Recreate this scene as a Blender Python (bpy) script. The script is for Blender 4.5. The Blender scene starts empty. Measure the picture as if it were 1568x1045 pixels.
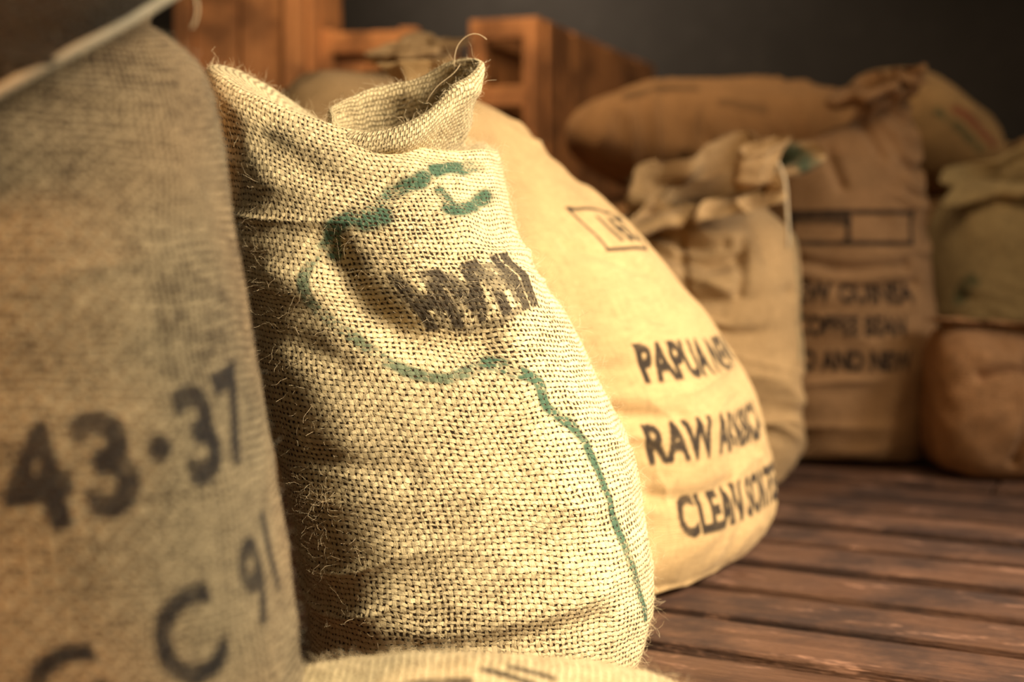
import bpy, bmesh, math, random
import numpy as np
from mathutils import Vector
from mathutils.bvhtree import BVHTree
random.seed(7)
rng=np.random.default_rng(11)
scene=bpy.context.scene
col=scene.collection
scene.view_settings.view_transform='Standard'
scene.view_settings.look='None'

# ---------------------------------------------------------------- noise
_T=rng.random((64,64,64))
def vnoise(p):
    i=np.floor(p).astype(int); f=p-i; f=f*f*(3-2*f)
    def g(a,b,c): return _T[(i[...,0]+a)&63,(i[...,1]+b)&63,(i[...,2]+c)&63]
    x,y,z=f[...,0],f[...,1],f[...,2]
    c00=g(0,0,0)*(1-x)+g(1,0,0)*x; c10=g(0,1,0)*(1-x)+g(1,1,0)*x
    c01=g(0,0,1)*(1-x)+g(1,0,1)*x; c11=g(0,1,1)*(1-x)+g(1,1,1)*x
    return ((c00*(1-y)+c10*y)*(1-z)+(c01*(1-y)+c11*y)*z)*2-1
def fbm(p,o=3):
    s=0;a=1
    for k in range(o):
        s=s+a*vnoise(p*2**k+k*7.3); a*=.5
    return s

# ---------------------------------------------------------------- node helper
class NT:
    def __init__(s,name):
        s.m=bpy.data.materials.new(name); s.m.use_nodes=True
        s.t=s.m.node_tree; s.t.nodes.clear()
        s.out=s.t.nodes.new('ShaderNodeOutputMaterial')
        s.b=s.t.nodes.new('ShaderNodeBsdfPrincipled')
        s.t.links.new(s.b.outputs[0],s.out.inputs[0])
    def setin(s,inp,v):
        if isinstance(v,bpy.types.NodeSocket): s.t.links.new(v,inp)
        else: inp.default_value=v
    def math(s,op,a,b=0.0,c=None,clamp=False):
        n=s.t.nodes.new('ShaderNodeMath'); n.operation=op; n.use_clamp=clamp
        s.setin(n.inputs[0],a); s.setin(n.inputs[1],b)
        if c is not None: s.setin(n.inputs[2],c)
        return n.outputs[0]
    def comb(s,x,y,z=0.0):
        n=s.t.nodes.new('ShaderNodeCombineXYZ')
        for k,v in enumerate((x,y,z)): s.setin(n.inputs[k],v)
        return n.outputs[0]
    def sep(s,v):
        n=s.t.nodes.new('ShaderNodeSeparateXYZ'); s.setin(n.inputs[0],v); return n.outputs
    def noise(s,vec,scale,detail=2,rough=.5):
        n=s.t.nodes.new('ShaderNodeTexNoise'); s.setin(n.inputs['Vector'],vec)
        n.inputs['Scale'].default_value=scale; n.inputs['Detail'].default_value=detail
        n.inputs['Roughness'].default_value=rough; return n.outputs[0]
    def mix(s,f,a,b,mode='MIX'):
        n=s.t.nodes.new('ShaderNodeMix'); n.data_type='RGBA'; n.blend_type=mode
        s.setin(n.inputs[0],f)
        s.setin(n.inputs[6],a if isinstance(a,bpy.types.NodeSocket) else (*a,1))
        s.setin(n.inputs[7],b if isinstance(b,bpy.types.NodeSocket) else (*b,1))
        return n.outputs[2]
    def maprange(s,v,a,b,c=0.0,d=1.0,smooth=True):
        n=s.t.nodes.new('ShaderNodeMapRange')
        n.interpolation_type='SMOOTHSTEP' if smooth else 'LINEAR'
        s.setin(n.inputs[0],v)
        for k,x in enumerate((a,b,c,d)): s.setin(n.inputs[k+1],x)
        return n.outputs[0]
    def bump(s,h,dist,strength=1.0,normal=None):
        n=s.t.nodes.new('ShaderNodeBump'); s.setin(n.inputs['Height'],h)
        n.inputs['Distance'].default_value=dist; n.inputs['Strength'].default_value=strength
        if normal is not None: s.setin(n.inputs['Normal'],normal)
        return n.outputs[0]
    def uv(s):
        n=s.t.nodes.new('ShaderNodeUVMap'); n.uv_map='UVMap'; return n.outputs[0]
    def obj(s):
        return s.t.nodes.new('ShaderNodeTexCoord').outputs['Object']
    def attr(s,name):
        n=s.t.nodes.new('ShaderNodeAttribute'); n.attribute_name=name; return n.outputs

def burlap(name,light,dark,pitch=.0052,bump=.0022,gap=1.0,green=(.016,.075,.042),black=(.016,.011,.008),third=(.25,.05,.03),tint=None,inkw=0.5,open_=.30):
    n=NT(name); uv=n.uv()
    x,y,_=n.sep(uv)
    yx=n.comb(y,x,3.0)
    x2=n.math('ADD',n.math('MULTIPLY_ADD',n.noise(uv,9.0,2),.022,x),n.math('MULTIPLY',n.noise(uv,110.0,2,.6),pitch*.85))
    y2=n.math('ADD',n.math('MULTIPLY_ADD',n.noise(yx,8.0,2),.022,y),n.math('MULTIPLY',n.noise(yx,110.0,2,.6),pitch*.85))
    a=n.math('DIVIDE',x2,pitch*1.12); b=n.math('DIVIDE',y2,pitch)
    A=n.math('SINE',n.math('MULTIPLY',a,math.pi)); B=n.math('SINE',n.math('MULTIPLY',b,math.pi))
    aA=n.math('ABSOLUTE',A); aB=n.math('ABSOLUTE',B); sA=n.math('SIGN',A); sB=n.math('SIGN',B)
    fb=n.math('FLOOR',b); fa=n.math('FLOOR',a)
    tw=n.noise(n.comb(n.math('MULTIPLY',x,30.0),n.math('MULTIPLY',fb,5.37)),1.0,3,.65)
    tv=n.noise(n.comb(n.math('MULTIPLY',fa,4.61),n.math('MULTIPLY',y,30.0),4.0),1.0,3,.65)
    # fuzzy thread edge
    fz=n.math('MULTIPLY',n.math('SUBTRACT',n.noise(uv,520.0,2,.7),.5),.60)
    loose=n.noise(n.obj(),7.0,3,.6)
    lo=n.maprange(loose,.35,.7,-.10,.16)
    def prof(v,t):
        thr=n.math('ADD',n.maprange(t,.3,.72,open_+.24,open_-.28),lo)
        return n.maprange(n.math('ADD',v,fz),n.math('SUBTRACT',thr,.14),n.math('ADD',thr,.34))
    h1=n.math('MULTIPLY',prof(aB,tw),n.math('MULTIPLY_ADD',n.math('MULTIPLY',A,sB),.22,.76))
    h2=n.math('MULTIPLY',prof(aA,tv),n.math('MULTIPLY_ADD',n.math('MULTIPLY',B,sA),-.24,.62))
    h=n.math('MAXIMUM',h1,h2)
    isw=n.math('GREATER_THAN',h1,h2)
    fibh=n.noise(n.comb(n.math('MULTIPLY',x,230.0),n.math('MULTIPLY',y,1500.0)),1.0,2,.7)
    fibv=n.noise(n.comb(n.math('MULTIPLY',x,1500.0),n.math('MULTIPLY',y,230.0)),1.0,2,.7)
    fm=n.t.nodes.new('ShaderNodeMix'); n.setin(fm.inputs[0],isw); n.setin(fm.inputs[2],fibv); n.setin(fm.inputs[3],fibh); fib=fm.outputs[0]
    hh=n.math('MULTIPLY_ADD',fib,.30,h)
    big=n.noise(n.obj(),5.0,3,.6)
    c=n.mix(n.maprange(hh,.45,1.12),dark,light)
    c=n.mix(n.math('MULTIPLY',n.maprange(tw,.42,.72),n.math('MULTIPLY',isw,.55)),c,tuple(min(1,v*1.32) for v in light))
    c=n.mix(n.math('MULTIPLY',n.maprange(tv,.30,.55,1,0),.40),c,tuple(v*.55 for v in light))
    c=n.mix(n.maprange(big,.38,.75,0.0,.45),c,tuple(v*.58 for v in light))
    c=n.mix(n.maprange(fib,.35,.65,.35,0),c,dark)
    if tint:
        big2=n.noise(n.obj(),3.2,2); c=n.mix(n.maprange(big2,.42,.7,0.0,.5),c,tint)
    at=n.attr('ink'); ir,ig,ib=n.sep(at['Color'])
    wear=n.math('ADD',n.noise(n.obj(),30.0,3,.7),n.math('MULTIPLY',n.math('SUBTRACT',h,.6),.30))
    wear2=n.maprange(wear,.34,.60)
    kr=n.math('MULTIPLY',ir,n.math('MULTIPLY_ADD',wear2,inkw,1-inkw-.03),clamp=True)
    c=n.mix(kr,c,black)
    wg=n.maprange(n.math('ADD',n.noise(n.obj(),24.0,3,.7),n.math('MULTIPLY',n.math('SUBTRACT',h,.6),.35)),.36,.58,.10,.92)
    c=n.mix(n.math('MULTIPLY',ig,wg,clamp=True),c,green)
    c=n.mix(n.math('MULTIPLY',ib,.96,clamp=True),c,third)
    c=n.mix(n.maprange(h,.12,.42,gap,0.0),c,(.030,.016,.006))
    n.setin(n.b.inputs['Base Color'],c)
    n.b.inputs['Roughness'].default_value=.88
    n.b.inputs['Specular IOR Level'].default_value=.10
    n.b.inputs['Sheen Weight'].default_value=.03
    n.b.inputs['Sheen Roughness'].default_value=.5
    n.setin(n.b.inputs['Normal'],n.bump(hh,bump))
    return n.m

def plain(name,colr,rough=.8):
    n=NT(name); f=n.noise(n.obj(),60,3)
    n.setin(n.b.inputs['Base Color'],n.mix(f,tuple(v*.7 for v in colr),tuple(min(1,v*1.3) for v in colr)))
    n.b.inputs['Roughness'].default_value=rough
    return n.m

def wood(name,c1,c2,rough=.5,bump=.002,edge=None):
    n=NT(name); uv=n.uv(); x,y,_=n.sep(uv)
    r=n.attr('rnd')['Fac']
    g=n.noise(n.comb(n.math('MULTIPLY',x,2.2),n.math('MULTIPLY',y,45.0),n.math('MULTIPLY',r,40.0)),1.0,4,.65)
    g2=n.noise(n.comb(n.math('MULTIPLY',x,14.0),n.math('MULTIPLY',y,260.0),n.math('MULTIPLY',r,40.0)),1.0,3,.7)
    blot=n.noise(n.obj(),4.5,5,.65)
    c=n.mix(n.maprange(n.math('MULTIPLY_ADD',g2,.4,n.math('MULTIPLY',g,.7)),.35,.75),c1,c2)
    c=n.mix(n.math('MULTIPLY',r,.45),c,tuple(v*.45 for v in c1))
    c=n.mix(n.maprange(blot,.42,.62,0,.75),c,tuple(v*.30 for v in c1))
    if edge:
        kn=n.noise(n.comb(n.math('MULTIPLY',x,6.0),n.math('MULTIPLY',y,20.0),n.math('MULTIPLY',r,9.0)),1.0,4,.8)
        c=n.mix(n.maprange(kn,.56,.72,0,.8),c,edge)
    n.setin(n.b.inputs['Base Color'],c)
    n.setin(n.b.inputs['Roughness'],n.maprange(blot,.3,.7,rough-.10,rough+.25))
    n.b.inputs['Specular IOR Level'].default_value=.35
    n.setin(n.b.inputs['Normal'],n.bump(n.math('ADD',g,n.math('MULTIPLY',g2,.5)),bump))
    return n.m

# ---------------------------------------------------------------- sack builder
def R(cx,cy,z,rx,ry,rot=0,tx=0,ty=0,e=2.4,ra=0,rk=7,sg=0):
    c,s=math.cos(rot),math.sin(rot)
    return [cx,cy,z, rx*c,rx*s,tx, -ry*s,ry*c,ty, e,ra,rk,sg]
def RG(C,A,B,e=2.3,ra=0,rk=7,sg=0):
    return [*C,*A,*B,e,ra,rk,sg]
def RL(cx,cy,cz,ry,rz,yaw=0,e=2.3,ra=0,rk=7,lean=0):
    # ring of a sack lying with its length along +x (turned by yaw)
    return [cx,cy,cz, lean*math.cos(yaw),lean*math.sin(yaw),-rz, -ry*math.sin(yaw),ry*math.cos(yaw),0, e,ra,rk,0]

def catmull(K,t):
    n=len(K); i=np.clip(np.floor(t).astype(int),0,n-2); f=(t-i)[:,None]
    p0=K[np.clip(i-1,0,n-1)];p1=K[i];p2=K[i+1];p3=K[np.clip(i+2,0,n-1)]
    m1=(p2-p0)*.5;m2=(p3-p1)*.5
    f2=f*f;f3=f2*f
    return (2*f3-3*f2+1)*p1+(f3-2*f2+f)*m1+(-2*f3+3*f2)*p2+(f3-f2)*m2

def ringpts(prm,th):
    c,s=np.cos(th),np.sin(th)
    e=2/np.clip(prm[:,9:10],1.2,6)
    ca=np.sign(c)*np.abs(c)**e; sa=np.sign(s)*np.abs(s)**e
    rk=prm[:,11:12].round()
    k=1+prm[:,10:11]*(np.cos(rk*th)+.5*np.cos((rk+3)*th+1.3))
    ca=ca*k; sa=sa*k
    P=prm[:,None,0:3]+ca[...,None]*prm[:,None,3:6]+sa[...,None]*prm[:,None,6:9]
    P[...,2]-=prm[:,12:13]*s*s
    return P

def segdist(P,pts):
    d=np.full(P.shape[:-1],9.0)
    for a,b in zip(pts[:-1],pts[1:]):
        a=np.array(a);b=np.array(b);ab=b-a
        t=np.clip(((P-a)@ab)/(ab@ab+1e-12),0,1)
        d=np.minimum(d,np.linalg.norm(P-a-t[...,None]*ab,axis=-1))
    return d

def smooth_poly(pts,k=6):
    K=np.array(pts,float); return catmull(K,np.linspace(0,len(K)-1,(len(K)-1)*k+1)[:-1].clip(0,len(K)-1.0001))

def grid_normals(P):
    du=np.empty_like(P); du[:,1:-1]=P[:,2:]-P[:,:-2]; du[:,0]=P[:,1]-P[:,-2]; du[:,-1]=du[:,0]
    dv=np.gradient(P,axis=0)
    n=np.cross(du,dv); n/=np.linalg.norm(n,axis=-1,keepdims=True)+1e-9
    return n

class Sack:
    def __init__(s,name,rings,mat,N=420,M=260,lump=.006,lumpf=7,wr=.003,wrf=(3,3,24),creases=(),seed=0,floor=True,maskz=None):
        s.name=name; K=np.array(rings,float); n=len(K)
        th0=np.linspace(0,2*math.pi,40,endpoint=False)
        tt=np.linspace(0,n-1.0001,(n-1)*24)
        pp=ringpts(catmull(K,tt),th0[None,:])
        d=np.linalg.norm(np.diff(pp,axis=0),axis=-1).mean(1); cum=np.r_[0,np.cumsum(d)]
        tr=np.interp(np.linspace(0,cum[-1],M),cum,tt)
        prm=catmull(K,tr); s.tr=tr
        thd=math.pi/2+np.linspace(0,2*math.pi,721)
        D=ringpts(prm,thd[None,:])
        P=np.empty((M,N+1,3)); Ls=np.empty(M)
        for i in range(M):
            L=np.r_[0,np.cumsum(np.linalg.norm(np.diff(D[i],axis=0),axis=1))]; Ls[i]=L[-1]
            q=np.linspace(0,L[-1],N+1)
            for c in range(3): P[i,:,c]=np.interp(q,L,D[i,:,c])
        nr=grid_normals(P); so=seed*3.7
        disp=lump*fbm(P*lumpf+so,3)
        q=P*np.array(wrf)+so+1.5*vnoise(P*4+so)[...,None]
        rd=1-np.abs(fbm(q,2)); mask=np.clip(vnoise(P*np.array([4,4,6])+so+30)*1.2+.45,0,1)
        disp+=wr*(rd**2-.5)*mask*1.6
        for (pts,w,dep) in creases:
            poly=[s_near(P,nr,p) if len(p)==2 else np.array(p) for p in pts]
            if len(poly)>2: poly=smooth_poly(poly)
            disp+=dep*np.exp(-(segdist(P,poly)/w)**2)
        P=P+nr*disp[...,None]
        if floor: P[...,2]=np.maximum(P[...,2],.002)
        s.P=P; s.N=N; s.M=M; s.Ls=Ls; s.n=grid_normals(P)
        s.V=np.r_[np.zeros((1,N+1)),np.cumsum(np.linalg.norm(np.diff(P,axis=0),axis=-1),axis=0)]
        s.ink=np.zeros((M,N+1,4)); s.ink[...,3]=1; s.mat=mat
    def near(s,p):
        if len(p)==3:   # (x, y) on the upward facing side
            m=np.where(s.n[...,2]>.1,(s.P[...,0]-p[0])**2+(s.P[...,1]-p[1])**2,9)
        else:
            m=np.where(s.n[...,1]<.25,(s.P[...,0]-p[0])**2+(s.P[...,2]-p[1])**2,9)
        return np.unravel_index(np.argmin(m),m.shape)
    def st(s,anchor,rot=0):
        i0,j0=s.near(anchor)
        u=s.Ls[:,None]*(np.arange(s.N+1)[None,:]-j0)/s.N
        v=s.V-s.V[i0,:][None,:]
        c,r=math.cos(rot),math.sin(rot)
        return u*c+v*r, -u*r+v*c
    def text(s,txt,anchor,h,rot=0,ch=0,strength=1,xs=.8,bold=.012,space=1.0,shear=0):
        cu=bpy.data.curves.new('t','FONT'); cu.body=txt; cu.size=1; cu.offset=bold; cu.space_character=space; cu.resolution_u=4; cu.shear=shear
        o=bpy.data.objects.new('t',cu); col.objects.link(o)
        dg=bpy.context.evaluated_depsgraph_get(); me=bpy.data.meshes.new_from_object(o.evaluated_get(dg))
        vs=[v.co.copy() for v in me.vertices]; ps=[tuple(p.vertices) for p in me.polygons]
        bpy.data.objects.remove(o); bpy.data.curves.remove(cu); bpy.data.meshes.remove(me)
        sc=h/.70; w=max(v.x for v in vs)*sc*xs
        bvh=BVHTree.FromPolygons(vs,ps)
        S,T=s.st(anchor,rot)
        idx=np.argwhere((S>-.01)&(S<w+.01)&(T>-.3*h)&(T<1.15*h)&(s.n[...,2]>-.8))
        e=.0006
        for i,j in idx:
            a=S[i,j];b=T[i,j];k=0
            for da,db in ((-e,-e),(e,e),(e,-e),(-e,e)):
                if bvh.ray_cast(Vector(((a+da)/(sc*xs),(b+db)/sc,1)),Vector((0,0,-1)),3)[0] is not None: k+=.25
            if k: s.ink[i,j,ch]=max(s.ink[i,j,ch],k*strength)
    def frame(s,anchor,w,h,t,rot=0,ch=0,bars=()):
        S,T=s.st(anchor,rot)
        ins=(S>0)&(S<w)&(T>0)&(T<h); inn=(S>t)&(S<w-t)&(T>t)&(T<h-t)
        m=ins&~inn
        for b in bars: m|=ins&(abs(S-b*w)<t/2)
        s.ink[...,ch]=np.maximum(s.ink[...,ch],m*1.0)
    def stroke(s,pts,w,ch=1,strength=1):
        poly=[s.P[s.near(p)] for p in pts]
        if len(poly)>2: poly=smooth_poly(poly,5)
        d=segdist(s.P,poly); d=d+.25*w*vnoise(s.P*70)
        s.ink[...,ch]=np.maximum(s.ink[...,ch],strength*np.clip((w-d)/(w*.4),0,1))
    def build(s):
        M,N=s.M,s.N; W=N+1
        me=bpy.data.meshes.new(s.name)
        ii,jj=np.meshgrid(np.arange(M-1),np.arange(N),indexing='ij')
        a=(ii*W+jj).ravel(); F=np.stack([a,a+1,a+W+1,a+W],1)
        me.vertices.add(M*W); me.vertices.foreach_set('co',s.P.reshape(-1).astype(np.float32))
        me.loops.add(F.size); me.loops.foreach_set('vertex_index',F.ravel().astype(np.int32))
        me.polygons.add(len(F)); me.polygons.foreach_set('loop_start',np.arange(0,F.size,4,dtype=np.int32))
        me.update(calc_edges=True)
        me.polygons.foreach_set('use_smooth',np.ones(len(F),bool))
        Lref=np.percentile(s.Ls,80)
        U=np.broadcast_to(np.arange(W)[None,:]/N*Lref,(M,W)); Vv=np.broadcast_to(s.V.mean(1)[:,None],(M,W))
        UV=np.stack([U,Vv],-1).reshape(-1,2)
        me.uv_layers.new(name='UVMap').data.foreach_set('uv',UV[F.ravel()].ravel().astype(np.float32))
        ca=me.color_attributes.new('ink','FLOAT_COLOR','POINT'); ca.data.foreach_set('color',s.ink.reshape(-1).astype(np.float32))
        me.materials.append(s.mat); me.validate()
        s.ob=bpy.data.objects.new(s.name,me); col.objects.link(s.ob)
        return s.ob
    def fuzz(s,count,lmin,lmax,mat,r=.00011,out=.55,zone=None):
        P=s.P.reshape(-1,3); n=s.n.reshape(-1,3)
        ok=np.arange(len(P))
        if zone is not None: ok=np.nonzero(zone(P))[0]
        id=rng.choice(ok,count); p=P[id]; nn=n[id]
        t=rng.normal(size=(count,3)); t-= (t*nn).sum(1,keepdims=True)*nn; t/=np.linalg.norm(t,axis=1,keepdims=True)
        L=rng.uniform(lmin,lmax,count)[:,None]; d=t+nn*rng.uniform(.05,out*2,count)[:,None]; d/=np.linalg.norm(d,axis=1,keepdims=True)
        pts=[p-nn*.001]; cur=p.copy()
        for k in range(4):
            d=d+rng.normal(size=d.shape)*.38; d/=np.linalg.norm(d,axis=1,keepdims=True)
            cur=cur+d*L/4; pts.append(cur)
        pts=np.stack(pts,1)
        a=rng.normal(size=(count,3)); a=np.cross(a,t); a/=np.linalg.norm(a,axis=1,keepdims=True); b=np.cross(a,t); b/=np.linalg.norm(b,axis=1,keepdims=True)
        vs=[]
        for k in range(3):
            an=k*2.094; off=(a*math.cos(an)+b*math.sin(an))
            vs.append(pts+off[:,None,:]*r*np.array([1,1,.9,.8,.5])[None,:,None])
        V=np.stack(vs,2)
        V[...,2]=np.maximum(V[...,2],.001)
        base=(np.arange(count)*15)[:,None,None]; kk=(np.arange(4)*3)[None,:,None]; jj=np.arange(3)[None,None,:]; j2=(jj+1)%3
        F=np.stack([base+kk+jj,base+kk+j2,base+kk+3+j2,base+kk+3+jj],-1).reshape(-1,4)
        me=bpy.data.meshes.new('fibres'); me.vertices.add(count*15); me.vertices.foreach_set('co',V.reshape(-1).astype(np.float32))
        me.loops.add(F.size); me.loops.foreach_set('vertex_index',F.ravel().astype(np.int32))
        me.polygons.add(len(F)); me.polygons.foreach_set('loop_start',np.arange(0,F.size,4,dtype=np.int32)); me.update(calc_edges=True)
        me.materials.append(mat); o=bpy.data.objects.new('jute_fibres',me); col.objects.link(o); o.parent=s.ob

def s_near(P,nr,p):
    m=np.where(nr[...,1]<.25,(P[...,0]-p[0])**2+(P[...,2]-p[1])**2,9)
    return P[np.unravel_index(np.argmin(m),m.shape)]

def twine(name,pts,r,mat,parent=None):
    cu=bpy.data.curves.new(name,'CURVE'); cu.dimensions='3D'; sp=cu.splines.new('NURBS'); sp.points.add(len(pts)-1)
    for k,p in enumerate(pts): sp.points[k].co=(*p,1)
    sp.use_endpoint_u=True; sp.order_u=4; cu.bevel_depth=r; cu.bevel_resolution=2; cu.materials.append(mat)
    o=bpy.data.objects.new(name,cu); col.objects.link(o)
    if parent: o.parent=parent
    return o

# ---------------------------------------------------------------- materials
m_main=burlap('burlap_pale_coarse',(.72,.565,.305),(.35,.235,.095),pitch=.0064,bump=.0034,black=(.024,.016,.011),inkw=.48,open_=.38)
m_left=burlap('burlap_grey_coarse',(.275,.208,.112),(.055,.039,.019),pitch=.0062,bump=.0040,tint=(.31,.19,.09),black=(.011,.009,.008),third=(.016,.011,.006),inkw=.30,open_=.46)  # third is the dark brown that paints shade onto the top flap
m_pap=burlap('burlap_golden_fine',(.50,.32,.135),(.36,.21,.08),pitch=.0034,bump=.0011,gap=.4,inkw=.15,open_=.24)
m_tan=burlap('burlap_tan',(.48,.29,.12),(.29,.165,.065),pitch=.0042,bump=.0016,gap=.4,inkw=.25,open_=.22)
m_brown=burlap('burlap_brown',(.40,.215,.09),(.24,.125,.05),pitch=.0042,bump=.0016,gap=.4,inkw=.25,open_=.22)
m_pale=burlap('burlap_olive',(.60,.43,.195),(.34,.23,.10),pitch=.0055,bump=.0022,gap=.8,open_=.28)
m_rust=burlap('burlap_rust',(.52,.26,.105),(.27,.12,.042),pitch=.0062,bump=.0035,gap=.9,open_=.30)
m_fib=plain('jute_fibre',(.64,.49,.27)); m_fibd=plain('jute_fibre_grey',(.24,.195,.12))
m_twine=plain('twine',(.50,.36,.19))

# ---------------------------------------------------------------- MAIN SACK
Y=1.70
def M_(xl,xr,zl,zr,ry,cy=Y,e=2.5,yt=0,ra=0,rk=7,sg=0):
    cx=(xl+xr)/2; cz=(zl+zr)/2
    return RG((cx,cy,cz),((xr-xl)/2,0,(zr-zl)/2),(0,ry,yt),e,ra,rk,sg)
rings=[M_(-.05,-.03,.003,.003,.01),M_(-.17,.09,.003,.003,.15,e=3),M_(-.212,.142,.018,.018,.185,e=2.8),M_(-.232,.160,.065,.065,.20),
 M_(-.245,.165,.125,.12,.205),M_(-.266,.150,.22,.215,.205,e=2.4),M_(-.297,.120,.325,.315,.20,e=2.3),M_(-.322,.080,.43,.41,.185,e=2.2),
 M_(-.338,.042,.49,.467,.172,sg=.005,e=2.2),M_(-.352,.012,.575,.54,.17,cy=1.71,sg=.012,e=2.1),M_(-.366,-.004,.66,.588,.155,cy=1.72,sg=.020,e=2.1),M_(-.374,-.010,.705,.608,.138,cy=1.73,sg=.032,e=2.2),
 M_(-.362,-.018,.726,.622,.118,cy=1.735,sg=.038,e=2.3),M_(-.315,-.034,.714,.626,.09,cy=1.735,yt=.01,sg=.042,e=2.3),M_(-.258,-.050,.664,.622,.062,cy=1.73,yt=.012,sg=.036),
 M_(-.222,-.060,.634,.630,.038,yt=.016,cy=1.715,sg=.030,e=2),
 M_(-.216,-.056,.630,.652,.036,yt=.018,cy=1.695,sg=.028,e=1.9,ra=.03,rk=3),M_(-.219,-.050,.632,.676,.060,yt=.026,cy=1.67,sg=.026,e=1.8,ra=.05,rk=3),
 M_(-.222,-.044,.640,.694,.074,yt=.032,cy=1.655,sg=.024,e=1.75,ra=.06,rk=3),
 M_(-.222,-.041,.653,.710,.074,yt=.036,cy=1.655,sg=.022,e=1.75,ra=.06,rk=3),
 M_(-.217,-.044,.662,.716,.062,yt=.034,cy=1.658,sg=.020,e=1.75,ra=.06,rk=3),M_(-.210,-.050,.657,.706,.048,yt=.030,cy=1.665,sg=.022,e=1.75,ra=.06,rk=3),
 M_(-.204,-.06,.632,.672,.034,yt=.018,cy=1.69,sg=.025,e=1.8,ra=.04,rk=3),M_(-.18,-.08,.59,.61,.012,cy=1.71,e=2)]
main=Sack('burlap_coffee_sack',rings,m_main,N=760,M=580,lump=.009,lumpf=6,wr=.005,wrf=(2.5,2.5,20),seed=1,
 creases=[([(-.17,.055),(-.08,.072),(.02,.088),(.10,.105)],.020,-.009),([(-.15,.10),(-.04,.10),(.10,.135)],.020,.007),
  ([(-.20,.50),(-.16,.445),(-.10,.405),(-.02,.41)],.024,-.020),([(-.27,.475),(-.2,.46),(-.13,.49),(-.05,.53)],.02,.008),
  ([(-.33,.42),(-.24,.40),(-.18,.375)],.016,-.005),([(-.28,.63),(-.20,.58),(-.13,.57)],.022,-.010),
  ([(-.13,.575),(-.08,.57),(-.03,.56)],.012,-.006),([(-.30,.30),(-.2,.27),(-.1,.265)],.018,-.006),([(-.10,.47),(-.04,.46),(.01,.47)],.035,.016),
  ([(-.06,.56),(-.02,.45),(.03,.33),(.07,.2)],.03,.006)])
main.text('HVHI',(-.094,.418),.064,rot=.22,ch=0,strength=.95,xs=.76,bold=.06)
main.text('WWN',(-.086,.424),.050,rot=.24,ch=0,strength=.75,xs=.70,bold=.04)
main.stroke([(-.12,.455),(-.09,.43),(-.05,.415),(-.01,.425),(.02,.445)],.006,0,.6)
G=lambda L,k=.000565:[((a-1000)*k,.52-(b-454)*k) for a,b in L]
main.stroke(G([(860,372),(885,408),(915,405),(940,385),(985,385),(1000,400)]),.012)
main.stroke(G([(825,345),(770,375),(735,410),(690,425),(655,450),(660,500)]),.013)
main.stroke(G([(720,425),(745,420)]),.018,strength=1.0)
main.stroke(G([(660,450),(620,500),(600,545),(618,590),(680,640),(740,680),(800,715),(880,728),(945,705)]),.0085,strength=.85)
main.stroke(G([(955,700),(992,712)]),.011)
main.stroke(G([(990,712),(1045,735),(1068,785),(1120,830),(1160,900),(1190,980)],.00057)+G([(1218,1060),(1240,1130),(1252,1180)],.0006),.0085,strength=1)
main.stroke([(-.085,.590),(-.06,.594),(-.035,.598)],.012)
mo=main.build()
main.fuzz(16000,.004,.014,m_fib,r=.00015)
main.fuzz(3500,.012,.032,m_fib,r=.00014,out=.8)
main.fuzz(4000,.006,.026,m_fib,r=.00014,out=.8,zone=lambda P:(P[:,0]<-.20)&(P[:,2]<.25)&(P[:,1]<1.8))
twine('stray_thread',[(-.066,1.69,.695),(-.072,1.685,.730),(-.060,1.68,.754),(-.040,1.68,.758),(-.030,1.68,.748)],.0005,m_twine,mo)
twine('stray_thread',[(-.10,1.65,.67),(-.085,1.645,.700),(-.07,1.645,.695),(-.06,1.645,.715)],.0005,m_twine,mo)

# ---------------------------------------------------------------- LEFT SACK
def L_(xl,xr,z,ry,cy=1.10,e=2.5,tx=0,ty=0,ra=0,rk=7): return R((xl+xr)/2-.0065,cy,z,(xr-xl)/2-.0065,ry,0,tx,ty,e,ra,rk)
rings=[L_(-.42,-.39,.003,.01),L_(-.6,-.21,.003,.15,e=3),L_(-.645,-.165,.03,.19),L_(-.655,-.152,.10,.20),L_(-.655,-.155,.20,.205),L_(-.655,-.172,.32,.20),
 L_(-.645,-.194,.42,.19),L_(-.64,-.214,.52,.175),L_(-.63,-.221,.60,.155),L_(-.60,-.232,.650,.125),L_(-.56,-.258,.675,.09),L_(-.54,-.27,.68,.085,ty=.01),
 L_(-.56,-.245,.685,.12,cy=1.085,ty=.04,tx=.03,ra=.02,rk=5),L_(-.60,-.20,.655,.165,cy=1.07,ty=.06,tx=.08,ra=.02,rk=5),L_(-.61,-.19,.635,.182,cy=1.065,ty=.07,tx=.095,ra=.02,rk=5),
 L_(-.61,-.185,.642,.188,cy=1.065,ty=.07,tx=.095,ra=.02,rk=5),L_(-.605,-.19,.675,.180,cy=1.065,ty=.06,tx=.09,ra=.02,rk=5),
 L_(-.58,-.21,.74,.14,cy=1.08,ty=.03,tx=.06,ra=.04,rk=5),L_(-.52,-.30,.76,.07,cy=1.09),L_(-.46,-.38,.76,.02,cy=1.1)]
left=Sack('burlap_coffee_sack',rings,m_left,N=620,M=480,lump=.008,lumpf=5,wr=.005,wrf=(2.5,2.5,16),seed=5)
left.text('43·37',(-.320,.326),.064,rot=.17,xs=.92,bold=.045,space=1.12)
left.text('G C 91',(-.302,.180),.062,rot=.30,xs=.92,bold=.03,space=1.1)
left.ink[left.tr>12.3,:,2]=1.0  # top flap: shade painted into the cloth colour, not print
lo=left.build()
left.fuzz(7000,.004,.014,m_fibd,r=.00015)
ih=int(np.argmin(abs(left.tr-14.3)))
twine('hem_cord',[tuple(p) for p in left.P[ih][::18]],.0042,m_fibd,lo)
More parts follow.
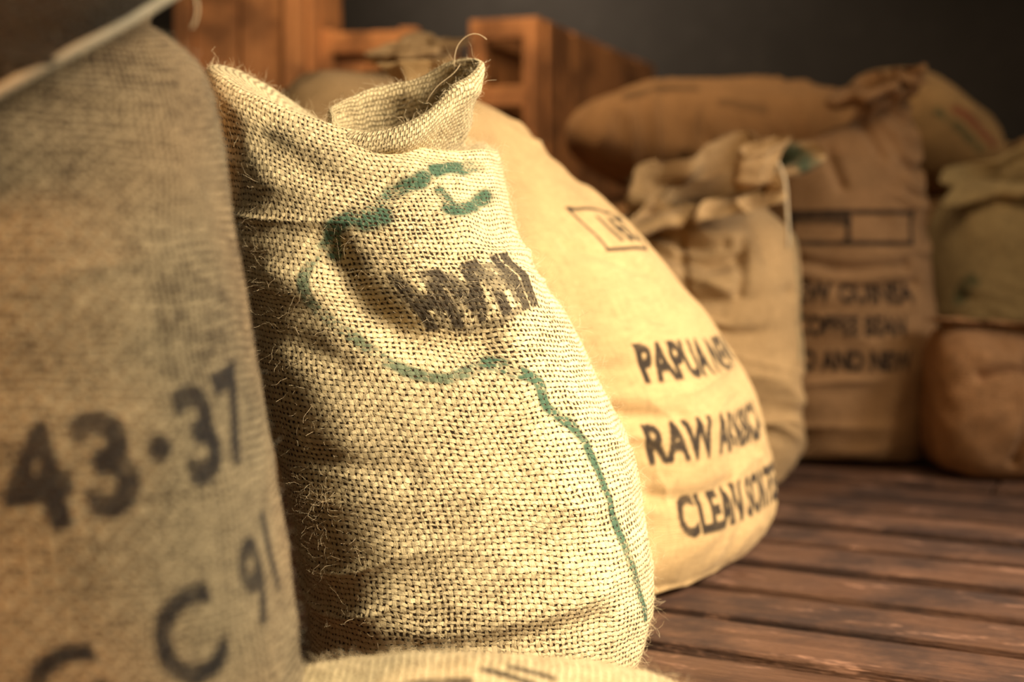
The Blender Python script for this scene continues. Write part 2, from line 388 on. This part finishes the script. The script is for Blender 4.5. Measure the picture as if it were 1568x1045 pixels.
twine('stray_thread',[(-.235,1.0,.70),(-.23,.99,.715),(-.222,.985,.69),(-.215,.985,.672),(-.222,.985,.662)],.0009,m_twine,lo)

# ---------------------------------------------------------------- GOLDEN SACK
rt=-.48
def P_(cx,cy,z,a,b,e=2.3,tx=0,ty=0,ra=0,rk=7): return R(cx,cy,z,a,b,rt,tx,ty,e,ra,rk)
rings=[P_(.12,2.31,.003,.01,.01),P_(.13,2.31,.003,.21,.29,e=2.6),P_(.13,2.31,.02,.255,.335),P_(.13,2.31,.07,.28,.35),P_(.125,2.31,.15,.278,.345),
 P_(.11,2.31,.25,.265,.33),P_(.075,2.31,.36,.245,.30),P_(.02,2.31,.47,.215,.265),P_(-.035,2.32,.57,.175,.22),P_(-.08,2.33,.655,.125,.165),P_(-.11,2.34,.715,.08,.11),
 P_(-.13,2.35,.745,.05,.05,ra=.1),P_(-.14,2.35,.775,.05,.03,ra=.2),P_(-.145,2.35,.80,.07,.03,ra=.2),P_(-.145,2.35,.80,.06,.02,ra=.2),P_(-.14,2.35,.77,.03,.01)]
gold=Sack('burlap_coffee_sack',rings,m_pap,N=640,M=420,lump=.011,lumpf=4,wr=.007,wrf=(2.5,2.5,14),seed=9,
  creases=[([(.08,.50),(.14,.48),(.22,.455)],.014,-.008),([(.13,.27),(.19,.262),(.25,.25)],.012,-.008),([(.2,.15),(.26,.14),(.34,.15)],.012,-.008),([(.10,.41),(.2,.39),(.3,.37)],.02,-.006)])
gold.text('PAPUA NEW',(.188,.305),.056,xs=.72,bold=.045)
gold.text('RAW ARABICA',(.192,.195),.056,xs=.72,bold=.045)
gold.text('CLEAN SORTED',(.240,.088),.056,xs=.72,bold=.045)
gold.frame((.142,.488),.15,.10,.008)
gold.text('165',(.160,.508),.056,xs=.85,bold=.03)
go=gold.build(); gold.fuzz(2500,.004,.01,m_fib)

# ---------------------------------------------------------------- FRONT LOW SACK (lying)
yf=1.13
rings=[RL(-.225,yf,.08,.01,.01),RL(-.215,yf,.08,.07,.05),RL(-.18,yf,.085,.11,.076),RL(-.12,yf,.09,.13,.085),RL(-.02,yf,.09,.135,.088),RL(.08,yf,.088,.13,.078),RL(.15,yf,.08,.105,.060),RL(.185,yf,.07,.06,.045),RL(.195,yf,.07,.01,.01)]
fr=Sack('burlap_coffee_sack',rings,m_main,N=460,M=320,lump=.006,lumpf=9,wr=.004,wrf=(12,12,5),seed=13)
for pts in ([(-.095,1.075,0),(-.06,1.085,0),(-.03,1.08,0)],[(-.02,1.10,0),(.01,1.085,0),(.035,1.06,0)],[(.0,1.11,0),(.03,1.10,0)],[(-.12,1.05,0),(-.10,1.075,0)]):
    fr.stroke(pts,.0065,0)
fo=fr.build(); fr.fuzz(7000,.004,.018,m_fib,r=.00015)

# ---------------------------------------------------------------- MID SACK with open crumpled top
rings=[R(.40,3.02,.003,.01,.01),R(.40,3.02,.003,.15,.14,e=3),R(.40,3.02,.03,.195,.18),R(.40,3.02,.12,.215,.20),R(.40,3.02,.25,.215,.20),R(.40,3.02,.38,.212,.19),R(.40,3.02,.46,.205,.175),
 R(.40,3.02,.52,.19,.15),R(.40,3.02,.555,.155,.12),R(.40,3.01,.575,.125,.09,ra=.05,rk=4),R(.405,2.99,.59,.12,.075,tx=.02,ty=.02,ra=.12,rk=5),
 R(.41,2.95,.605,.15,.085,tx=.04,ty=.04,ra=.16,rk=5),R(.415,2.91,.61,.175,.10,tx=.05,ty=.065,ra=.20,rk=5),R(.415,2.90,.625,.18,.105,tx=.05,ty=.07,ra=.20,rk=5),
 R(.415,2.91,.64,.17,.09,tx=.05,ty=.065,ra=.20,rk=5),R(.415,2.95,.625,.13,.05,tx=.04,ty=.035,ra=.14,rk=5),R(.41,3.0,.58,.09,.02,tx=.02)]
mid=Sack('burlap_coffee_sack',rings,m_tan,N=420,M=330,lump=.010,lumpf=6,wr=.014,wrf=(3,3,16),seed=17,
 creases=[([(.27,.49),(.33,.465),(.40,.45),(.46,.48)],.02,-.024),([(.28,.53),(.36,.50),(.44,.50)],.014,-.024),([(.30,.40),(.42,.385),(.58,.40)],.015,-.014),([(.28,.34),(.45,.32),(.6,.33)],.012,-.012),([(.34,.52),(.345,.40)],.012,-.016),([(.47,.50),(.455,.40)],.012,-.012)])
mid.stroke([(.50,.68),(.56,.68),(.60,.66)],.035,1,.9); mid.stroke([(.585,.52),(.59,.45),(.59,.35),(.59,.25)],.012,1,.6)
mido=mid.build(); mid.fuzz(1500,.006,.02,m_fib,r=.0002)
# loose curled cuff of cloth hanging over the mouth, made of a rolled sheet
rings=[R(.47,2.86,.60,.02,.012,e=2),R(.475,2.85,.615,.035,.02,ra=.1,rk=3),R(.48,2.845,.64,.04,.026,ra=.12,rk=3),R(.49,2.85,.67,.045,.03,tx=.01,ra=.15,rk=3),R(.50,2.85,.69,.05,.034,tx=.015,ty=.01,ra=.15,rk=3),R(.50,2.85,.695,.046,.030,tx=.015,ty=.01,ra=.15,rk=3),R(.49,2.85,.66,.03,.018,ra=.1,rk=3),R(.48,2.85,.63,.01,.006)]
cf=Sack('folded_cuff',rings,m_tan,N=120,M=90,lump=.004,lumpf=14,wr=.003,seed=3,floor=False); cfo=cf.build(); cfo.parent=mido
twine('tie_cord',[(.53,2.84,.66),(.545,2.83,.63),(.54,2.81,.58),(.545,2.80,.52),(.545,2.81,.49)],.004,m_twine,mido)

# ---------------------------------------------------------------- TALL BROWN SACK with tied ear
rings=[R(.78,3.34,.003,.01,.01),R(.78,3.34,.003,.15,.15,e=3),R(.78,3.34,.03,.20,.18),R(.78,3.34,.12,.215,.195),R(.78,3.34,.24,.22,.20),R(.775,3.34,.35,.212,.19),R(.77,3.34,.46,.202,.18),
 R(.765,3.34,.57,.19,.165),R(.765,3.34,.66,.180,.145,tx=.01),R(.775,3.34,.725,.165,.11,tx=.025),R(.80,3.33,.765,.125,.07,tx=.035),R(.845,3.32,.795,.06,.04,ra=.15,tx=.02),
 R(.855,3.31,.812,.045,.035,ra=.2),R(.845,3.30,.835,.075,.045,ra=.25,tx=.02,rk=4),R(.835,3.28,.858,.085,.055,ra=.25,tx=.03,ty=.02,rk=4),R(.835,3.28,.866,.08,.05,ra=.25,tx=.03,ty=.02,rk=4),R(.845,3.30,.85,.045,.02,ra=.2,tx=.02,rk=4),R(.855,3.31,.82,.02,.01)]
tall=Sack('burlap_coffee_sack',rings,m_brown,N=420,M=330,lump=.010,lumpf=5,wr=.015,wrf=(2.5,2.5,16),seed=23,
 creases=[([(.62,.46),(.74,.44),(.9,.45)],.014,-.014),([(.62,.41),(.78,.395),(.92,.41)],.012,-.014),([(.70,.77),(.72,.68),(.74,.62)],.014,-.014),([(.80,.77),(.83,.70)],.014,-.012)])
tall.text('NEW GUINEA',(.605,.365),.047,xs=.74,bold=.05); tall.text('A COFFEE BEAN',(.60,.29),.044,xs=.64,bold=.05); tall.text('AND AND NEW',(.60,.215),.044,xs=.68,bold=.05)
tall.frame((.62,.49),.30,.085,.012,bars=(.45,)); tall.stroke([(.63,.55),(.70,.55),(.75,.545)],.014,0,.8)
tallo=tall.build()

# ---------------------------------------------------------------- REAR SACKS
def lying(name,x0,x1,cy,cz,ry,rz,mat,yaw=0,seed=0,ear=0,slope=0,floor=False,lump=.02):
    L=x1-x0; c,s_=math.cos(yaw),math.sin(yaw); xm=(x0+x1)/2
    def r(t,ky,kz,**k):
        d=(t-.5)*L; return RL(xm+d*c,cy+d*s_,cz+slope*d,ry*ky,rz*kz,yaw,**k)
    rings=[r(0,.06,.06),r(.01,.5,.25),r(.06,.8,.5),r(.16,.95,.75),r(.35,1,1),r(.55,1,1.02),r(.75,.95,.86),r(.92,.75,.6)]
    if ear: rings+=[r(.98,.35,.3,ra=.1),r(1.02,.2,.2,ra=.2),r(1.07,.4,.35,ra=.25,rk=5),r(1.11,.5,.4,ra=.28,rk=5),r(1.11,.4,.32,ra=.28,rk=5),r(1.05,.15,.1)]
    else: rings+=[r(.985,.45,.3),r(1.0,.06,.06)]
    return Sack(name,rings,mat,N=320,M=260,lump=lump,lumpf=4,wr=.014,wrf=(9,3,3),seed=seed,floor=floor)
a=lying('burlap_coffee_sack',.16,1.0,3.95,.78,.26,.165,m_brown,seed=31); a.stroke([(.30,.88),(.40,.90),(.5,.90)],.02,0,.6); a.stroke([(.55,.86),(.65,.84)],.02,0,.4); a.build()
lying('burlap_coffee_sack',.14,.98,3.98,.50,.26,.155,m_brown,seed=32).build()
lying('burlap_coffee_sack',.14,1.0,3.97,.24,.27,.14,m_tan,seed=33).build()
lying('burlap_coffee_sack',.16,.98,3.98,.07,.26,.08,m_tan,seed=34,floor=True).build()
b=lying('burlap_coffee_sack',.95,1.42,4.15,.79,.24,.17,m_tan,seed=35,ear=1,slope=-.30)
b.stroke([(1.22,.86),(1.28,.82),(1.34,.76)],.018,2,.8); b.stroke([(1.17,.85),(1.24,.80),(1.30,.74)],.015,1,.7); b.build()
lying('burlap_coffee_sack',1.02,1.66,4.2,.48,.26,.17,m_brown,seed=36).build()
lying('burlap_coffee_sack',1.02,1.66,4.2,.23,.26,.15,m_tan,seed=37).build()
lying('burlap_coffee_sack',1.02,1.66,4.2,.06,.26,.08,m_tan,seed=38,floor=True).build()
# pale standing sack at right
rings=[R(1.28,3.62,.003,.01,.01),R(1.28,3.62,.003,.16,.15,e=3),R(1.28,3.62,.03,.22,.19),R(1.28,3.62,.14,.235,.2),R(1.28,3.62,.3,.235,.2),R(1.28,3.62,.44,.225,.18),R(1.28,3.62,.54,.21,.15),R(1.28,3.62,.60,.18,.10),
 R(1.28,3.61,.62,.15,.06,ra=.05),R(1.28,3.59,.645,.17,.07,ty=.03,tx=.02,ra=.14,rk=5),R(1.28,3.56,.665,.20,.08,ty=.05,tx=.04,ra=.18,rk=5),R(1.28,3.56,.675,.20,.08,ty=.05,tx=.04,ra=.18,rk=5),R(1.28,3.59,.66,.15,.04,ty=.02,ra=.1,rk=5),R(1.28,3.61,.62,.1,.02)]
c=Sack('burlap_coffee_sack',rings,m_pale,N=360,M=280,lump=.010,wr=.010,seed=41,creases=[([(1.1,.36),(1.3,.33),(1.4,.35)],.012,-.01)])
c.stroke([(1.10,.36),(1.12,.40)],.025,1,.7); c.build()
# small squat sack at right
rings=[R(1.13,3.12,.003,.01,.01),R(1.13,3.12,.003,.17,.12,e=3),R(1.13,3.12,.03,.215,.16,e=3),R(1.13,3.12,.10,.225,.175,e=3),R(1.13,3.12,.18,.225,.17,e=3,tx=-.01),R(1.13,3.12,.245,.215,.14,e=3,tx=-.02),R(1.12,3.12,.285,.19,.09,tx=-.025,e=2.5),R(1.10,3.11,.30,.15,.045,ra=.1,tx=-.02),
  R(1.09,3.10,.315,.16,.04,ra=.15,tx=-.015,rk=5),R(1.09,3.09,.325,.17,.045,ra=.18,tx=-.01,rk=5),R(1.09,3.10,.32,.14,.02,ra=.15),R(1.1,3.11,.30,.05,.01)]
d=Sack('burlap_coffee_sack',rings,m_rust,N=360,M=240,lump=.014,wr=.022,wrf=(5,5,14),seed=43,
 creases=[([(1.09,.26),(1.08,.16),(1.04,.03)],.010,-.022),([(.98,.22),(1.1,.24),(1.25,.22)],.012,-.022)]); d.build()
# rear left standing sack with tied ear
rings=[R(-.32,2.98,.003,.01,.01),R(-.32,2.98,.003,.16,.15,e=3),R(-.32,2.98,.03,.21,.19),R(-.32,2.98,.15,.225,.2),R(-.32,2.98,.35,.225,.2),R(-.32,2.98,.55,.22,.19),R(-.315,2.98,.70,.205,.17),R(-.31,2.98,.79,.18,.14,tx=-.01),
 R(-.29,2.98,.835,.13,.09,tx=-.015),R(-.23,2.97,.85,.07,.045,ra=.15),R(-.21,2.96,.86,.045,.035,ra=.2),R(-.20,2.95,.885,.07,.04,ra=.25,rk=4,tx=.01),R(-.195,2.94,.905,.085,.05,ra=.25,rk=4,tx=.01,ty=.02),R(-.195,2.94,.905,.075,.04,ra=.25,rk=4,tx=.01,ty=.02),R(-.2,2.95,.875,.03,.01)]
Sack('burlap_coffee_sack',rings,m_tan,N=360,M=300,lump=.010,wr=.010,seed=47).build()

# ---------------------------------------------------------------- boxes (planks)
def boxmesh(name,boxes,mat,bevel=.003):
    bm=bmesh.new(); uvl=bm.loops.layers.uv.new('UVMap'); rl=bm.verts.layers.float.new('rnd')
    for (c,sz,rot,axis) in boxes:
        r=bmesh.ops.create_cube(bm,size=1); rv=random.random(); ca,sa=math.cos(rot),math.sin(rot); of=random.random()*5
        loc={}
        for v in r['verts']:
            l=Vector((v.co.x*sz[0],v.co.y*sz[1],v.co.z*sz[2])); loc[v]=l
            v.co=Vector((c[0]+l.x*ca-l.y*sa,c[1]+l.x*sa+l.y*ca,c[2]+l.z)); v[rl]=rv
        fs={f for v in r['verts'] for f in v.link_faces}
        o=[k for k in (0,1,2) if k!=axis]
        for f in fs:
            for lp in f.loops:
                l=loc[lp.vert]; lp[uvl].uv=(l[axis]+of,l[o[0]]+l[o[1]]+of)
    me=bpy.data.meshes.new(name); bm.to_mesh(me); bm.free(); me.materials.append(mat)
    o=bpy.data.objects.new(name,me); col.objects.link(o)
    if bevel:
        m=o.modifiers.new('b','BEVEL'); m.width=bevel; m.segments=2; m.limit_method='ANGLE'
    return o

m_floor=wood('floor_wood',(.085,.038,.020),(.20,.095,.050),rough=.50,bump=.009,edge=(.42,.21,.12))
m_crate=wood('crate_wood',(.36,.14,.045),(.66,.29,.10),rough=.6,bump=.003)
ang=math.radians(-27); dx,dy=math.cos(ang),math.sin(ang); nx,ny=-dy,dx
bx=[]; w=.130; gap=.034
for k in range(-27,52):
    off=k*(w+gap)+1.78; t=-6+random.random()*1.5
    while t<6:
        L=random.uniform(2.3,3.6)
        cx=nx*off+dx*(t+L/2); cy=ny*off+dy*(t+L/2)
        if -3.6<cx<5.4 and -1.6<cy<7.2:
            bx.append(((cx,cy,-.0125+random.uniform(-.007,0)),(L-.006,w+random.uniform(-.010,.003),.024),ang+random.uniform(-.003,.003),0))
        t+=L
bx.append(((1,3,-.18),(9,9,.04),0,0))
boxmesh('floor',bx,m_floor,.004)

def crate(name,cx,cy,z0,w,d,h,rot,open_front=False,slat=.09):
    bs=[]; ca,sa=math.cos(rot),math.sin(rot)
    def add(x,y,z,sx,sy,sz,ax): bs.append(((cx+x*ca-y*sa,cy+x*sa+y*ca,z0+z),(sx,sy,sz),rot,ax))
    p=.05
    for sx in (-1,1):
        for sy in (-1,1): add(sx*(w/2-p/2),sy*(d/2-p/2),h/2,p,p,h,2)
    for z in (.04,h*.5,h*.80,h-.03) if open_front else (.04,h/2,h-.04):
        for sy in (-1,1): add(0,sy*(d/2-.012),z,w-2*p,.02,.06,0)
        for sx in (-1,1): add(sx*(w/2-.012),0,z,.02,d-2*p,.06,1)
    nf=max(1,int((w-2*p)/slat)) 
    for i in range(nf):
        x=-w/2+p+(i+.5)*(w-2*p)/nf
        if not open_front: add(x,-(d/2-.03),h/2,(w-2*p)/nf-.008,.014,h-.01,2)
        add(x,(d/2-.03),h/2,(w-2*p)/nf-.008,.014,h-.01,2)
    nd=max(1,int((d-2*p)/slat))
    for i in range(nd):
        y=-d/2+p+(i+.5)*(d-2*p)/nd
        for sx in (-1,1): add(sx*(w/2+.007),y,h/2,.014,(d-2*p)/nd-.006,h-random.uniform(0,.05),2)
    add(0,0,.012,w-.02,d-.02,.02,0)
    return boxmesh(name,bs,m_crate,.003)
th=math.atan2(5.5-4.2,.57-.09)-math.pi/2
crate('wooden_crate',.21,4.88,0,.22,1.36,1.16,th,open_front=True,slat=.12)
crate('wooden_crate',-.73,4.15,0,.36,.5,1.40,-.1)
crate('wooden_crate',-.36,4.25,0,.30,.45,1.10,-.25)

# ---------------------------------------------------------------- walls
def wallmat():
    n=NT('dark_plaster'); f=n.noise(n.obj(),1.6,4,.6); g=n.noise(n.obj(),14,4,.7)
    c=n.mix(f,(.028,.023,.018),(.066,.055,.044)); c=n.mix(n.maprange(g,.5,.8,0,.3),c,(.095,.078,.060))
    n.setin(n.b.inputs['Base Color'],c); n.b.inputs['Roughness'].default_value=.9; n.b.inputs['Specular IOR Level'].default_value=.08
    n.setin(n.b.inputs['Normal'],n.bump(g,.01,.4)); return n.m
mw=wallmat()
def wall(name,c,sz):
    bm=bmesh.new(); bmesh.ops.create_cube(bm,size=1)
    for v in bm.verts: v.co=Vector((c[0]+v.co.x*sz[0],c[1]+v.co.y*sz[1],c[2]+v.co.z*sz[2]))
    me=bpy.data.meshes.new(name); bm.to_mesh(me); bm.free(); me.materials.append(mw)
    o=bpy.data.objects.new(name,me); col.objects.link(o)
wall('wall_back',(1,6.6,1.5),(9,.12,3.1)); wall('wall_left',(-3.1,3,1.5),(.12,7.2,3.1))

# ---------------------------------------------------------------- lights
def area(name,loc,tgt,size,e,colr,spread=None):
    l=bpy.data.lights.new(name,'AREA'); l.size=size; l.energy=e; l.color=colr
    if spread: l.spread=math.radians(spread)
    o=bpy.data.objects.new(name,l); o.location=loc; o.rotation_euler=(Vector(tgt)-Vector(loc)).to_track_quat('-Z','Y').to_euler(); col.objects.link(o)
area('window_light',(2.0,.35,1.75),(.0,1.70,.20),.9,35,(1,.89,.71),spread=58)
area('side_light',(2.3,1.9,1.3),(.35,2.3,.42),.5,9,(.95,.94,.97),spread=70)
area('rear_fill',(1.2,2.2,2.5),(.8,3.5,.45),.8,14,(1,.76,.48))  # unseen fill added to lift the back sacks
area('crate_fill',(-.2,3.0,2.2),(-.1,4.3,1.1),.4,10,(1,.74,.45),spread=90)  # added out of view to brighten the crates
area('warm_fill',(-1.1,.1,.8),(-.40,1.0,.5),.3,3.5,(1,.50,.2),spread=60)  # unseen area light added for an orange glow on the left sack
area('wall_fill',(-.1,5.3,2.4),(.25,6.5,1.65),.5,9,(1,.88,.76),spread=90)  # fill light put in above the frame to lighten the back wall
wd=bpy.data.worlds.new('World'); scene.world=wd; wd.use_nodes=True
bg=wd.node_tree.nodes['Background']; bg.inputs[0].default_value=(1,.85,.67,1); bg.inputs[1].default_value=.20

# ---------------------------------------------------------------- camera
cd=bpy.data.cameras.new('Camera'); cam=bpy.data.objects.new('Camera',cd); col.objects.link(cam)
cam.location=(0,0,.52); cam.rotation_euler=(math.pi/2,0,0)
cd.lens=50; cd.sensor_width=36; cd.shift_y=-.106; cd.clip_start=.05
cd.dof.use_dof=True; cd.dof.focus_distance=1.53; cd.dof.aperture_fstop=2.4
scene.camera=cam
